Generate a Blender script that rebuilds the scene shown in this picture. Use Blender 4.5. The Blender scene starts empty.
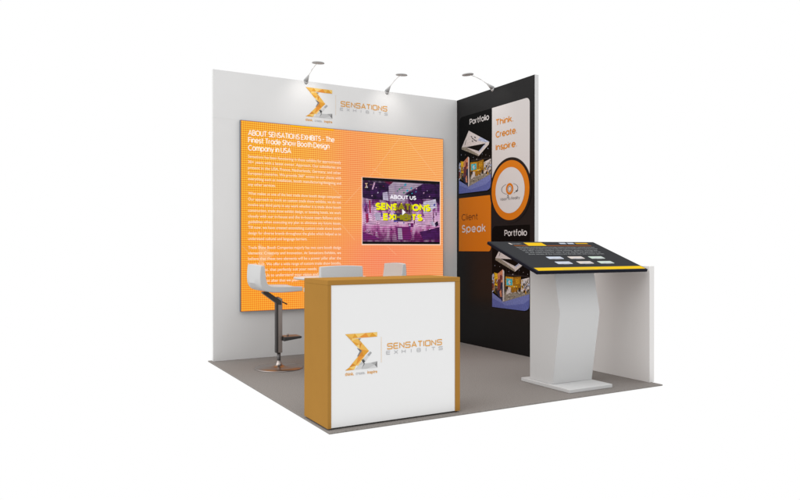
import bpy, bmesh, math, random
from mathutils import Vector, Matrix
from mathutils.geometry import tessellate_polygon
scene = bpy.context.scene
COL = scene.collection

def lin(c):
    return tuple(((v/255)/12.92 if v/255 <= 0.04045 else ((v/255+0.055)/1.055)**2.4) for v in c)

# ---------------------------------------------------------------- materials
def mat(name, rgb, rough=0.5, metal=0.0, spec=0.5, noise=0.0, nscale=30, bump=0.0, bscale=200):
    m = bpy.data.materials.new(name); m.use_nodes = True
    nt = m.node_tree; b = nt.nodes['Principled BSDF']
    b.inputs['Base Color'].default_value = (*rgb, 1)
    b.inputs['Roughness'].default_value = rough
    b.inputs['Metallic'].default_value = metal
    b.inputs['Specular IOR Level'].default_value = spec
    tc = nt.nodes.new('ShaderNodeTexCoord')
    if noise:
        n = nt.nodes.new('ShaderNodeTexNoise'); n.inputs['Scale'].default_value = nscale; n.inputs['Detail'].default_value = 6
        nt.links.new(tc.outputs['Object'], n.inputs['Vector'])
        r = nt.nodes.new('ShaderNodeMapRange'); r.inputs['From Min'].default_value = 0.3; r.inputs['From Max'].default_value = 0.7
        r.inputs['To Min'].default_value = 1-noise; r.inputs['To Max'].default_value = 1+noise
        nt.links.new(n.outputs['Fac'], r.inputs['Value'])
        v = nt.nodes.new('ShaderNodeVectorMath'); v.operation = 'SCALE'
        v.inputs[0].default_value = rgb
        nt.links.new(r.outputs['Result'], v.inputs['Scale'])
        nt.links.new(v.outputs[0], b.inputs['Base Color'])
    if bump:
        n = nt.nodes.new('ShaderNodeTexNoise'); n.inputs['Scale'].default_value = bscale; n.inputs['Detail'].default_value = 4
        nt.links.new(tc.outputs['Object'], n.inputs['Vector'])
        bp = nt.nodes.new('ShaderNodeBump'); bp.inputs['Strength'].default_value = bump; bp.inputs['Distance'].default_value = 0.002
        nt.links.new(n.outputs['Fac'], bp.inputs['Height']); nt.links.new(bp.outputs['Normal'], b.inputs['Normal'])
    return m

def ink(name, srgb, k=1.0, spec=0.2, rough=0.5):          # printed ink, colour as reflectance
    return mat(name, tuple(min(.95, v*k) for v in lin(srgb)), rough=rough, spec=spec)

def glow(name, srgb, strength=1.0, spec=0.0, rough=.4, base=(0.01, 0.01, 0.01)):
    m = mat(name, base, rough=rough, spec=spec)
    b = m.node_tree.nodes['Principled BSDF']
    b.inputs['Emission Color'].default_value = (*lin(srgb), 1); b.inputs['Emission Strength'].default_value = strength
    return m

class NG:                                                 # tiny node maths helper
    def __init__(s, nt): s.nt = nt
    def m(s, op, a, b=None, c=None):
        n = s.nt.nodes.new('ShaderNodeMath'); n.operation = op
        for i, v in enumerate((a, b, c)):
            if v is None: continue
            if isinstance(v, (int, float)): n.inputs[i].default_value = v
            else: s.nt.links.new(v, n.inputs[i])
        return n.outputs[0]
    def mix(s, f, a, b):
        n = s.nt.nodes.new('ShaderNodeMix'); n.data_type = 'RGBA'
        for k, v in ((0, f), (6, a), (7, b)):
            if isinstance(v, (int, float)): n.inputs[k].default_value = v
            elif isinstance(v, tuple): n.inputs[k].default_value = (*v, 1)
            else: s.nt.links.new(v, n.inputs[k])
        return n.outputs[2]

def grid_mask(g, x, z, pitch):                            # bright LED dots, dark gaps between rows and columns
    sx = g.m('MULTIPLY_ADD', g.m('SINE', g.m('MULTIPLY', x, 2*math.pi/pitch)), .5, .5)
    sz = g.m('MULTIPLY_ADD', g.m('SINE', g.m('MULTIPLY', z, 2*math.pi/pitch)), .5, .5)
    return sx, sz

def led_material():
    m = bpy.data.materials.new('led_display'); m.use_nodes = True
    nt = m.node_tree; b = nt.nodes['Principled BSDF']; g = NG(nt)
    b.inputs['Base Color'].default_value = (.01, .01, .01, 1); b.inputs['Specular IOR Level'].default_value = 0
    tc = nt.nodes.new('ShaderNodeTexCoord'); sp = nt.nodes.new('ShaderNodeSeparateXYZ'); nt.links.new(tc.outputs['Object'], sp.inputs[0])
    x, z = sp.outputs[0], sp.outputs[2]
    def blob(cx, cz, rx, rz):
        a = g.m('DIVIDE', g.m('SUBTRACT', x, cx), rx); c = g.m('DIVIDE', g.m('SUBTRACT', z, cz), rz)
        d = g.m('ADD', g.m('MULTIPLY', a, a), g.m('MULTIPLY', c, c))
        return g.m('POWER', 2.718, g.m('MULTIPLY', d, -1.0))
    fx = g.m('MULTIPLY', g.m('ADD', x, 2.71), 1/2.5)
    fx.node.use_clamp = True
    troughs = g.mix(fx, lin((228, 84, 0)), lin((240, 122, 34)))
    peaks = g.mix(fx, lin((255, 216, 62)), lin((254, 204, 134)))
    salm = g.m('MAXIMUM', g.m('MULTIPLY', blob(-1.05, 1.0, .85, .5), .85), g.m('MULTIPLY', blob(-1.42, 2.1, .32, .8), .45))
    troughs = g.mix(salm, troughs, lin((243, 104, 62)))
    peaks = g.mix(salm, peaks, lin((250, 160, 130)))
    deep = g.m('MULTIPLY', blob(-2.35, .8, .6, .7), .75)
    troughs = g.mix(deep, troughs, lin((248, 112, 12)))
    peaks = g.mix(deep, peaks, lin((252, 180, 60)))
    sx, sz = grid_mask(g, x, z, .0222)
    # columns fade out towards the right end of the display, rows stay
    wx = g.m('MULTIPLY_ADD', fx, -.30, .48)
    f = g.m('ADD', g.m('MULTIPLY', sx, wx), g.m('MULTIPLY', sz, g.m('SUBTRACT', 1.0, wx)))
    col = g.mix(f, troughs, peaks)
    nt.links.new(col, b.inputs['Emission Color']); b.inputs['Emission Strength'].default_value = 1.0
    return m

def video_material():
    m = bpy.data.materials.new('video_scene'); m.use_nodes = True
    nt = m.node_tree; b = nt.nodes['Principled BSDF']; g = NG(nt)
    b.inputs['Base Color'].default_value = (.01, .01, .01, 1); b.inputs['Specular IOR Level'].default_value = 0
    tc = nt.nodes.new('ShaderNodeTexCoord'); sp = nt.nodes.new('ShaderNodeSeparateXYZ'); nt.links.new(tc.outputs['Object'], sp.inputs[0])
    x, z = sp.outputs[0], sp.outputs[2]
    mp = nt.nodes.new('ShaderNodeMapping'); nt.links.new(tc.outputs['Object'], mp.inputs[0]); mp.inputs['Scale'].default_value = (11, 1, 4.2)
    n = nt.nodes.new('ShaderNodeTexNoise'); n.inputs['Scale'].default_value = 1.6; n.inputs['Detail'].default_value = 5; nt.links.new(mp.outputs[0], n.inputs['Vector'])
    nz = n.outputs['Fac']
    h = g.m('MULTIPLY', g.m('SUBTRACT', z, 1.22), 1/.73)
    r = nt.nodes.new('ShaderNodeValToRGB'); nt.links.new(h, r.inputs[0])
    e = r.color_ramp.elements
    e[0].position = 0; e[0].color = (*lin((84, 20, 84)), 1); e[1].position = 1; e[1].color = (*lin((30, 14, 48)), 1)
    for p, c in ((.14, (140, 40, 120)), (.25, (206, 110, 180)), (.34, (250, 200, 232)), (.44, (220, 140, 210)), (.56, (140, 50, 140)), (.78, (60, 24, 84))):
        q = e.new(p); q.color = (*lin(c), 1)
    def blob(k, w_):
        d = g.m('DIVIDE', g.m('SUBTRACT', h, k), .32*w_); return g.m('POWER', 2.718, g.m('MULTIPLY', g.m('MULTIPLY', d, d), -1.0))
    mr = nt.nodes.new('ShaderNodeMapRange'); mr.inputs['From Min'].default_value = .42; mr.inputs['From Max'].default_value = .68
    nt.links.new(nz, mr.inputs['Value'])
    c1 = g.mix(g.m('MULTIPLY', g.m('MULTIPLY', mr.outputs[0], .75), blob(.45, 1.3)), r.outputs[0], lin((255, 226, 250)))
    mr2 = nt.nodes.new('ShaderNodeMapRange'); mr2.inputs['From Min'].default_value = .46; mr2.inputs['From Max'].default_value = .3
    nt.links.new(nz, mr2.inputs['Value'])
    c2 = g.mix(g.m('MULTIPLY', mr2.outputs[0], .6), c1, lin((80, 10, 70)))
    sx, sz = grid_mask(g, x, z, .0228)
    f = g.m('MULTIPLY_ADD', g.m('MULTIPLY', sz, g.m('MULTIPLY_ADD', sx, .35, .65)), .80, .36)
    v = nt.nodes.new('ShaderNodeVectorMath'); v.operation = 'SCALE'; nt.links.new(c2, v.inputs[0]); nt.links.new(f, v.inputs['Scale'])
    nt.links.new(v.outputs[0], b.inputs['Emission Color']); b.inputs['Emission Strength'].default_value = 1.0
    return m

M = {}
M['wall'] = mat('white_wall', (.645, .643, .640), rough=.55, spec=.3, noise=.012, nscale=3, bump=.08, bscale=120)
M['wall_edge'] = mat('white_wall_edge', (.56, .56, .56), rough=.5, spec=.3)
M['low_wall'] = mat('white_low_wall', (.63, .618, .608), rough=.55, spec=.3, noise=.01, nscale=3)
M['black'] = mat('black_graphic_wall', (.0055, .0050, .0052), rough=.42, spec=.16, bump=.04, bscale=90)
M['jet'] = mat('jet_black_print', (.0015, .0015, .0015), rough=.5, spec=.05)
M['wood'] = mat('caramel_laminate', (.315, .160, .036), rough=.6, spec=.0, noise=.02, nscale=5)
M['counter_white'] = mat('counter_white_laminate', (.69, .69, .69), rough=.6, spec=.1)
M['dark'] = mat('dark_plinth', (.08, .075, .07), rough=.7)
M['carpet'] = mat('grey_carpet', (.200, .184, .172), rough=.95, spec=.1, noise=.22, nscale=120, bump=.5, bscale=420)
M['seat'] = mat('pale_grey_upholstery', (.47, .47, .47), rough=.5, spec=.3)
M['chrome'] = mat('brushed_chrome', (.34, .30, .28), rough=.30, metal=1)
M['chrome_dark'] = mat('dark_chrome', (.09, .085, .085), rough=.35, metal=1)
M['rubber'] = mat('black_plastic', (.03, .03, .03), rough=.5)
M['table'] = mat('white_table_top', (.55, .55, .55), rough=.4)
M['kiosk'] = mat('light_grey_metal', (.50, .50, .50), rough=.45, spec=.4)
M['kiosk_base'] = mat('pale_grey_metal', (.50, .50, .50), rough=.45, spec=.4)
M['bezel'] = mat('navy_black_bezel', (.003, .0035, .009), rough=.5, spec=.08)
M['lamp'] = mat('lamp_grey_metal', (.36, .36, .36), rough=.5, metal=.0)
M['lamp_arm'] = mat('lamp_pale_metal', (.74, .73, .72), rough=.4, metal=.0)
M['led_edge'] = mat('graphite_casing', (.10, .11, .13), rough=.5)
M['led'] = led_material(); M['video'] = video_material()

# ---------------------------------------------------------------- helpers
def empty(name, loc, label, cat, group=None, kind=None):
    o = bpy.data.objects.new(name, None); COL.objects.link(o); o.location = loc; o.empty_display_size = .1
    if label: o['label'] = label
    if cat: o['category'] = cat
    if group: o['group'] = group
    if kind: o['kind'] = kind
    return o

def put(name, bm, mats, parent=None, smooth=False, bevel=0, seg=2, label=None):
    me = bpy.data.meshes.new(name); bm.normal_update(); bm.to_mesh(me); bm.free()
    for m in (mats if isinstance(mats, (list, tuple)) else [mats]): me.materials.append(m)
    o = bpy.data.objects.new(name, me); COL.objects.link(o)
    if smooth:
        for p in me.polygons: p.use_smooth = True
    if parent:                                            # geometry given in world coordinates
        root = parent
        off = Vector((0, 0, 0))
        while root: off += root.location; root = root.parent
        me.transform(Matrix.Translation(-off))
        o.parent = parent
    if bevel:
        md = o.modifiers.new('bevel', 'BEVEL'); md.width = bevel; md.segments = seg; md.limit_method = 'ANGLE'; md.angle_limit = math.radians(40)
        for p in me.polygons: p.use_smooth = True
        try: me.set_sharp_from_angle(angle=math.radians(35))
        except Exception: pass
    if label: o['label'] = label
    return o

def box(bm, x0, x1, y0, y1, z0, z1, mi=0):
    v = [bm.verts.new(p) for p in ((x0,y0,z0),(x1,y0,z0),(x1,y1,z0),(x0,y1,z0),(x0,y0,z1),(x1,y0,z1),(x1,y1,z1),(x0,y1,z1))]
    for f in ((0,3,2,1),(4,5,6,7),(0,1,5,4),(1,2,6,5),(2,3,7,6),(3,0,4,7)):
        bm.faces.new([v[i] for i in f]).material_index = mi

def prism(bm, prof, a0, a1, axis):                        # profile (p,q) extruded along axis 'x' or 'y'
    def P(p, q, a): return (a, p, q) if axis == 'x' else (p, a, q)
    A = [bm.verts.new(P(p, q, a0)) for p, q in prof]; B = [bm.verts.new(P(p, q, a1)) for p, q in prof]
    n = len(prof)
    bm.faces.new(A); bm.faces.new(B[::-1])
    for i in range(n): bm.faces.new((A[i], B[i], B[(i+1) % n], A[(i+1) % n]))
    bmesh.ops.recalc_face_normals(bm, faces=bm.faces)

def tube(bm, p0, p1, r0, r1=None, n=20, caps=True):
    r1 = r0 if r1 is None else r1
    p0, p1 = Vector(p0), Vector(p1); d = (p1-p0).normalized()
    u = d.orthogonal().normalized(); w = d.cross(u)
    A = [bm.verts.new(p0 + (u*math.cos(t)+w*math.sin(t))*r0) for t in [2*math.pi*i/n for i in range(n)]]
    B = [bm.verts.new(p1 + (u*math.cos(t)+w*math.sin(t))*r1) for t in [2*math.pi*i/n for i in range(n)]]
    for i in range(n): bm.faces.new((A[i], A[(i+1) % n], B[(i+1) % n], B[i])).smooth = True
    if caps: bm.faces.new(A[::-1]); bm.faces.new(B)

def lathe(bm, c, prof, n=48):
    rings = []
    for r, z in prof:
        rings.append([bm.verts.new((c[0]+r*math.cos(2*math.pi*i/n), c[1]+r*math.sin(2*math.pi*i/n), c[2]+z)) for i in range(n)] if r > 1e-6 else [bm.verts.new((c[0], c[1], c[2]+z))])
    for a, b in zip(rings, rings[1:]):
        for i in range(n):
            j = (i+1) % n
            if len(a) == 1: bm.faces.new((a[0], b[j], b[i]))
            elif len(b) == 1: bm.faces.new((a[i], a[j], b[0]))
            else: bm.faces.new((a[i], a[j], b[j], b[i]))
    bmesh.ops.recalc_face_normals(bm, faces=bm.faces)

class Frame:                                              # a flat graphic's own surface: origin, right, up, outward
    def __init__(s, O, U, V, N): s.O, s.U, s.V, s.N = Vector(O), Vector(U), Vector(V), Vector(N)
    def __call__(s, u, v, off=0): return s.O + s.U*u + s.V*v + s.N*off
    def poly(s, bm, pts, off, mi=0):
        vs = [bm.verts.new(s(u, v, off)) for u, v in pts]
        tris = tessellate_polygon([[Vector((u, v, 0)) for u, v in pts]])
        for t in tris:
            try:
                f = bm.faces.new([vs[i] for i in t]); f.material_index = mi
                f.normal_update()
                if f.normal.dot(s.N) < 0: f.normal_flip()
            except ValueError: pass
    def rect(s, bm, u0, v0, u1, v1, off, mi=0): s.poly(bm, [(u0, v0), (u1, v0), (u1, v1), (u0, v1)], off, mi)
    def disc(s, bm, cu, cv, r, off, mi=0, n=72, rv=None):
        rv = rv or r
        s.poly(bm, [(cu+r*math.cos(2*math.pi*i/n), cv+rv*math.sin(2*math.pi*i/n)) for i in range(n)], off, mi)
    def ring(s, bm, cu, cv, ra, rb, off, mi=0, n=72, a0=0, a1=360, sv=1.0):
        ang = [math.radians(a0+(a1-a0)*i/n) for i in range(n+1)]
        A = [bm.verts.new(s(cu+ra*math.cos(t), cv+sv*ra*math.sin(t), off)) for t in ang]
        B = [bm.verts.new(s(cu+rb*math.cos(t), cv+sv*rb*math.sin(t), off)) for t in ang]
        for i in range(n):
            f = bm.faces.new((A[i], B[i], B[i+1], A[i+1])); f.material_index = mi; f.normal_update()
            if f.normal.dot(s.N) < 0: f.normal_flip()

def rounded(u0, v0, u1, v1, tl=0, tr=0, br=0, bl=0, n=10):
    pts = []
    for (cx, cy, r, a0) in ((u1-tr, v1-tr, tr, 0), (u0+tl, v1-tl, tl, 90), (u0+bl, v0+bl, bl, 180), (u1-br, v0+br, br, 270)):
        if r == 0: pts.append((cx, cy)); continue
        for i in range(n+1):
            t = math.radians(a0+90*i/n); pts.append((cx+r*math.cos(t), cy+r*math.sin(t)))
    return pts

_cache = {}
def text_mesh(body, bold=0.0, space=1.0):
    k = (body, bold, space)
    if k not in _cache:
        cu = bpy.data.curves.new('t', 'FONT'); cu.body = body; cu.offset = bold; cu.space_character = space; cu.resolution_u = 4
        o = bpy.data.objects.new('t', cu); COL.objects.link(o)
        bpy.context.view_layer.update()
        dg = bpy.context.evaluated_depsgraph_get()
        me = bpy.data.meshes.new_from_object(o.evaluated_get(dg))
        vs = [v.co.copy() for v in me.vertices]; fs = [tuple(p.vertices) for p in me.polygons]
        bpy.data.meshes.remove(me); bpy.data.objects.remove(o); bpy.data.curves.remove(cu)
        _cache[k] = (vs, fs)
    return _cache[k]
CAP = max(v.y for v in text_mesh('H')[0])

def write(bm, F, body, u, v, cap, off, width=None, bold=0.0, space=1.0, mi=0, aspect=1.0, center=False):
    vs, fs = text_mesh(body, bold, space)
    x0 = min(p.x for p in vs); x1 = max(p.x for p in vs)
    sy = cap/CAP; sx = (width/(x1-x0)) if width else sy*aspect
    if center: u = u-(x1-x0)*sx/2
    V = [bm.verts.new(F(u+(p.x-x0)*sx, v+p.y*sy, off)) for p in vs]
    for t in fs:
        try:
            f = bm.faces.new([V[i] for i in t]); f.material_index = mi; f.normal_update()
            if f.normal.dot(F.N) < 0: f.normal_flip()
        except ValueError: pass
    return u+(x1-x0)*sx


# ---------------------------------------------------------------- monoline geometric lettering, drawn stroke by stroke
def arc(cx, cy, rx, ry, a0, a1, n=14):
    return [(cx+rx*math.cos(math.radians(a0+(a1-a0)*i/n)), cy+ry*math.sin(math.radians(a0+(a1-a0)*i/n))) for i in range(n+1)]
def rp(pts, r, n=5):                                      # polyline with rounded corners
    out = [pts[0]]
    for a, b, c in zip(pts, pts[1:], pts[2:]):
        a, b, c = Vector(a), Vector(b), Vector(c); d1 = (a-b); d2 = (c-b); q = min(r, d1.length*.5, d2.length*.5)
        p, e = b+d1.normalized()*q, b+d2.normalized()*q
        for i in range(n+1):
            t = i/n; w = p*(1-t)**2+b*2*t*(1-t)+e*t*t; out.append((w.x, w.y))
    return out+[pts[-1]]
o5 = arc(2.6, 2.6, 2.5, 2.6, 0, 360, 28)
GEO = {
 'A': (6.2, [[(0,0),(3.1,7),(6.2,0)], [(1.1,2.3),(5.1,2.3)]]),
 'B': (4.8, [[(0,3.6),(0,7),(2.6,7)]+arc(2.6,5.3,1.8,1.7,90,-90)+[(0,3.6)], [(0,3.6),(2.8,3.6)]+arc(2.8,1.8,2,1.8,90,-90)+[(0,0),(0,3.6)]]),
 'C': (6.0, [arc(3.5,3.5,3.5,3.5,48,312,26)]),
 'D': (5.7, [[(0,3),(0,7),(2.2,7)]+arc(2.2,3.5,3.5,3.5,90,-90)+[(0,0),(0,3)]]),
 'E': (4.1, [[(4.1,7),(0,7),(0,0),(4.1,0)], [(0,3.6),(3.7,3.6)]]),
 'F': (4.0, [[(4.0,7),(0,7),(0,0)], [(0,3.6),(3.6,3.6)]]),
 'H': (5.2, [[(0,0),(0,7)], [(5.2,0),(5.2,7)], [(0,3.6),(5.2,3.6)]]),
 'I': (.1, [[(0.05,0),(0.05,7)]]),
 'N': (5.2, [[(0,0),(0,7),(5.2,0),(5.2,7)]]),
 'O': (7.0, [arc(3.5,3.5,3.5,3.5,0,360,32)]),
 'P': (4.6, [[(0,0),(0,7),(2.6,7)]+arc(2.6,5,2,2,90,-90)+[(0,3)]]),
 'R': (4.8, [[(0,0),(0,7),(2.6,7)]+arc(2.6,5,2,2,90,-90)+[(0,3)], [(2.5,3),(4.8,0)]]),
 'S': (4.7, [arc(2.35,5.22,1.95,1.75,28,270)+arc(2.35,1.75,2.3,1.72,90,-152)]),
 'T': (5.0, [[(0,7),(5,7)], [(2.5,7),(2.5,0)]]),
 'U': (5.2, [[(0,7),(0,2.6)]+arc(2.6,2.6,2.6,2.6,180,360)+[(5.2,7)]]),
 'V': (6.2, [[(0,7),(3.1,0),(6.2,7)]]),
 'X': (5.2, [[(0,0),(5.2,7)], [(0,7),(5.2,0)]]),
 'a': (5.1, [o5, [(5.1,0),(5.1,5.2)]]),
 'c': (4.4, [arc(2.6,2.6,2.5,2.6,45,315,22)]),
 'd': (5.1, [o5, [(5.1,0),(5.1,7.6)]]),
 'e': (5.1, [[(.2,2.6),(5.1,2.6)]+arc(2.6,2.6,2.5,2.6,0,318,24)]),
 'f': (2.8, [[(1,0),(1,5.9)]+arc(2.5,5.9,1.5,1.6,180,90,7), [(0,4.9),(2.8,4.9)]]),
 'g': (5.1, [o5, [(5.1,5.2),(5.1,.2)]+arc(2.6,.2,2.5,2.3,0,-150)]),
 'h': (4.3, [[(0,0),(0,7.6)], [(0,3)]+arc(2.15,3,2.15,2.2,180,0)+[(4.3,0)]]),
 'i': (.2, [[(.1,0),(.1,5.2)], [(.1,6.6),(.1,7.3)]]),
 'k': (4.0, [[(0,0),(0,7.6)], [(3.8,5.2),(.4,2.5)], [(1.4,3.2),(4.0,0)]]),
 'l': (.2, [[(.1,0),(.1,7.6)]]),
 'm': (7.6, [[(0,0),(0,5.2)], [(0,3.3)]+arc(1.9,3.3,1.9,1.9,180,0)+[(3.8,0)], [(3.8,3.3)]+arc(5.7,3.3,1.9,1.9,180,0)+[(7.6,0)]]),
 'n': (4.3, [[(0,0),(0,5.2)], [(0,3)]+arc(2.15,3,2.15,2.2,180,0)+[(4.3,0)]]),
 'o': (5.2, [o5]),
 'p': (5.2, [[(x+.1, y) for x, y in o5], [(0,5.2),(0,-2)]]),
 'r': (2.4, [[(0,0),(0,5.2)], [(0,3)]+arc(2.2,3,2.2,2.2,180,95,8)]),
 's': (3.6, [arc(1.8,3.9,1.5,1.3,30,270,10)+arc(1.8,1.3,1.8,1.3,90,-150,10)]),
 't': (2.8, [[(1.1,7),(1.1,1.5)]+arc(2.4,1.5,1.3,1.5,180,280,6), [(0,4.9),(2.8,4.9)]]),
 'u': (4.3, [[(0,5.2),(0,2.2)]+arc(2.15,2.2,2.15,2.2,180,360)+[(4.3,5.2)], [(4.3,2.5),(4.3,0)]]),
 'w': (6.8, [[(0,5.2),(1.7,0),(3.4,5.2),(5.1,0),(6.8,5.2)]]),
 'y': (4.6, [[(0,5.2),(2.4,0)], [(4.6,5.2),(1.4,-2)]]),
 '.': (.4, [[(.2,-.3),(.2,.5)]]), '-': (2.6, [[(0,2.8),(2.6,2.8)]]),
}
def _w(pts): return rp(pts, 1.5)
WIDE = {
 'S': (8, [_w([(8,6),(8,7),(0,7),(0,3.6),(8,3.6),(8,0),(0,0),(0,1)])]),
 'E': (7.4, [_w([(7.4,7),(0,7),(0,3.5),(0,0),(7.4,0)]), [(0,3.5),(7,3.5)]]),
 'N': (7.6, [[(0,0),(0,6.6),(7.6,.4),(7.6,7)]]),
 'A': (8.4, [[(0,0),(4.2,7),(8.4,0)], [(1.6,2),(6.8,2)]]),
 'T': (7.6, [[(0,7),(7.6,7)], [(3.8,7),(3.8,0)]]),
 'I': (.1, [[(0,0),(0,7)]]),
 'O': (8.6, [_w([(4,7),(0,7),(0,0),(8.6,0),(8.6,7),(4,7)])]),
 'X': (7.4, [[(0,0),(7.4,7)], [(0,7),(7.4,0)]]),
 'H': (7.4, [[(0,0),(0,7)], [(7.4,0),(7.4,7)], [(0,3.5),(7.4,3.5)]]),
 'B': (7.4, [_w([(0,3.5),(0,7),(7.2,7),(7.2,3.6),(0,3.5)]), _w([(0,3.5),(7.6,3.5),(7.6,0),(0,0),(0,3.5)])]),
}
def stroke(bm, F, pts, w, u, v, sx, sy, off, mi):
    """one pen stroke of even thickness: pts in glyph units, w in metres"""
    P = [Vector((u+x*sx, v+y*sy)) for x, y in pts]
    Q = [P[0]]
    for p in P[1:]:
        if (p-Q[-1]).length > 1e-5: Q.append(p)
    P = Q; closed = (P[0]-P[-1]).length < 1e-4 and len(P) > 3
    if closed: P = P[:-1]
    n = len(P); A = []; B = []
    for i in range(n):
        d1 = (P[i]-P[i-1]).normalized() if (closed or i > 0) else None
        d2 = (P[(i+1) % n]-P[i]).normalized() if (closed or i < n-1) else None
        if d1 is None: d1 = d2
        if d2 is None: d2 = d1
        n1 = Vector((-d1.y, d1.x)); n2 = Vector((-d2.y, d2.x)); m = n1+n2
        m = m.normalized() if m.length > 1e-3 else n1
        k = min(1/max(m.dot(n1), .3), 1.9)
        A.append(bm.verts.new(F(*(P[i]+m*w/2*k), off))); B.append(bm.verts.new(F(*(P[i]-m*w/2*k), off)))
    for i in range(n if closed else n-1):
        j = (i+1) % n
        f = bm.faces.new((A[i], B[i], B[j], A[j])); f.material_index = mi; f.normal_update()
        if f.normal.dot(F.N) < 0: f.normal_flip()

def letter(bm, F, body, u, v, cap, off, width, weight=.13, mi=0, font=GEO, gap=1.5, space=2.6):
    """text from the stroke font fitted to width; weight is the pen width in cap heights"""
    adv = []; x = 0
    for ch in body:
        if ch == ' ': x += space; adv.append(None); continue
        adv.append(x); x += font[ch][0]+gap
    tot = x-gap; wd = weight*cap
    sx = (width-wd)/tot; sy = (cap-wd)/7; k = 0
    for ch, a in zip(body, adv):
        if a is None: continue
        for st_ in font[ch][1]:
            stroke(bm, F, st_, wd, u+wd/2+a*sx, v+wd/2, sx, sy, off+.00008*(k % 4), mi); k += 1

# ---------------------------------------------------------------- the geometric emblem (three uses)
GOLD = [(226,160,50), (238,186,86), (214,138,44), (244,206,120), (222,170,84), (232,150,56)]
GREY = [(196,196,196), (170,170,170), (130,130,130), (212,212,212), (110,110,110), (196,196,196)]
EMB = [ink('emblem_gold', c, .80) for c in GOLD] + [ink('emblem_silver', c, .80) for c in GREY]
def emblem(bm, F, u, v, w, h, off):                       # (u,v) = lower left corner
    def T(pts, mi): F.poly(bm, [(u+a*w, v+(1-b)*h) for a, b in pts], off, mi)
    # top bar
    T([(0,0),(.30,-.0),(.22,.12)],1); T([(.30,0),(.22,.12),(.40,.125)],0); T([(.30,0),(.64,0),(.40,.125)],3); T([(.64,0),(.40,.125),(.74,.13)],5)
    T([(.64,0),(.84,0),(.74,.13)],1); T([(.84,0),(.74,.13),(1,.125)],0); T([(.84,0),(1,0),(1,.125)],3)
    # upper diagonal
    T([(0,0),(.22,.12),(.20,.20)],4); T([(.22,.12),(.40,.145),(.20,.20)],3); T([(.40,.145),(.20,.20),(.44,.30)],1)
    T([(.20,.20),(.44,.30),(.34,.345)],0); T([(.40,.145),(.52,.27),(.44,.30)],4); T([(.44,.30),(.52,.27),(.45,.44)],2); T([(.34,.345),(.44,.30),(.45,.44)],3)
    T([(.52,.27),(.74,.51),(.45,.44)],1); T([(.45,.44),(.74,.51),(.52,.49)],5)
    # lower diagonal
    T([(.52,.49),(.74,.51),(.58,.65)],0); T([(.52,.49),(.58,.65),(.40,.64)],2); T([(.40,.64),(.58,.65),(.34,.88)],5); T([(.40,.64),(.34,.88),(.22,.82)],1)
    T([(.58,.65),(.62,.63),(.40,.90),(.34,.88)],3); T([(.22,.82),(.34,.88),(.12,.93)],2); T([(.34,.88),(.28,1),(.12,.93)],3); T([(.12,.93),(.28,1),(0,1)],0)
    # dark slivers behind the gold
    T([(.36,.40),(.45,.44),(.52,.49),(.45,.50)],10); T([(.52,.49),(.45,.50),(.37,.64),(.40,.64)],8); T([(.40,.145),(.50,.15),(.44,.18),(.50,.25)],10)
    # silver lower right
    T([(.78,.53),(.83,.57),(.74,.66),(.68,.62)],7); T([(.68,.62),(.74,.66),(.62,.80),(.58,.72)],9); T([(.58,.72),(.62,.80),(.50,.74)],8)
    T([(.50,.74),(.62,.78),(.58,.86)],10); T([(.42,.89),(.56,.76),(.58,.86)],6); T([(.42,.89),(.58,.86),(.50,.99),(.30,1)],9); T([(.58,.86),(.52,.97),(.62,.84)],10)
    T([(.58,.86),(.80,.85),(.70,1),(.50,1)],6); T([(.80,.85),(1,.82),(.92,.92)],7); T([(.80,.85),(.92,.92),(.70,1)],11); T([(.92,.92),(1,.82),(1,1)],8); T([(.92,.92),(1,1),(.70,1)],9)

INK = dict(orange=ink('logo_orange', (230,164,66), .80), grey=ink('logo_grey', (188,188,190), .82), rule=ink('logo_rule', (240,214,180), .82))
def logo(F, parent, ex, ez, ew, eh, rx, rz0, rz1, sx, sz, sw, sh, xz, xh, tz, th, off):
    bm = bmesh.new(); emblem(bm, F, ex, ez, ew, eh, off); put('emblem', bm, EMB, parent)
    bm = bmesh.new()
    letter(bm, F, 'SENSATIONS', sx, sz, sh, off, sw, weight=.17, font=WIDE, gap=3.0, mi=0)
    x = sx; n = 8; step = (sw-.045*sw)/(n-1)
    for i, ch in enumerate('EXHIBITS'):
        g = WIDE[ch][0]*xh/7*.95; x_ = sx+(sw-.045*sw)*i/(n-1)+.02*sw; letter(bm, F, ch, x_-g/2-.1*xh, xz, xh, off, g+.2*xh, weight=.17, font=WIDE, mi=1)
    F.rect(bm, rx, rz0, rx+.003, rz1, off, 2)
    a = write(bm, F, 'think.', ex, tz, th, off, width=ew*.27, mi=0, bold=.02)
    write(bm, F, 'create.', ex+ew*.33, tz, th, off, width=ew*.29, mi=1, bold=.01)
    write(bm, F, 'inspire', ex+ew*.69, tz, th, off, width=ew*.31, mi=0, bold=.02)
    put('lettering', bm, [INK['orange'], INK['grey'], INK['rule']], parent)

# ================================================================ setting
H = 2.985; L = 3.0
bm = bmesh.new(); box(bm, -3.035, .036, -3.047, .075, -.012, 0)
fl = put('floor', bm, M['carpet'], bevel=.003); fl['kind'] = 'structure'; fl['label'] = 'square grey carpet floor under the whole stand'

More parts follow.
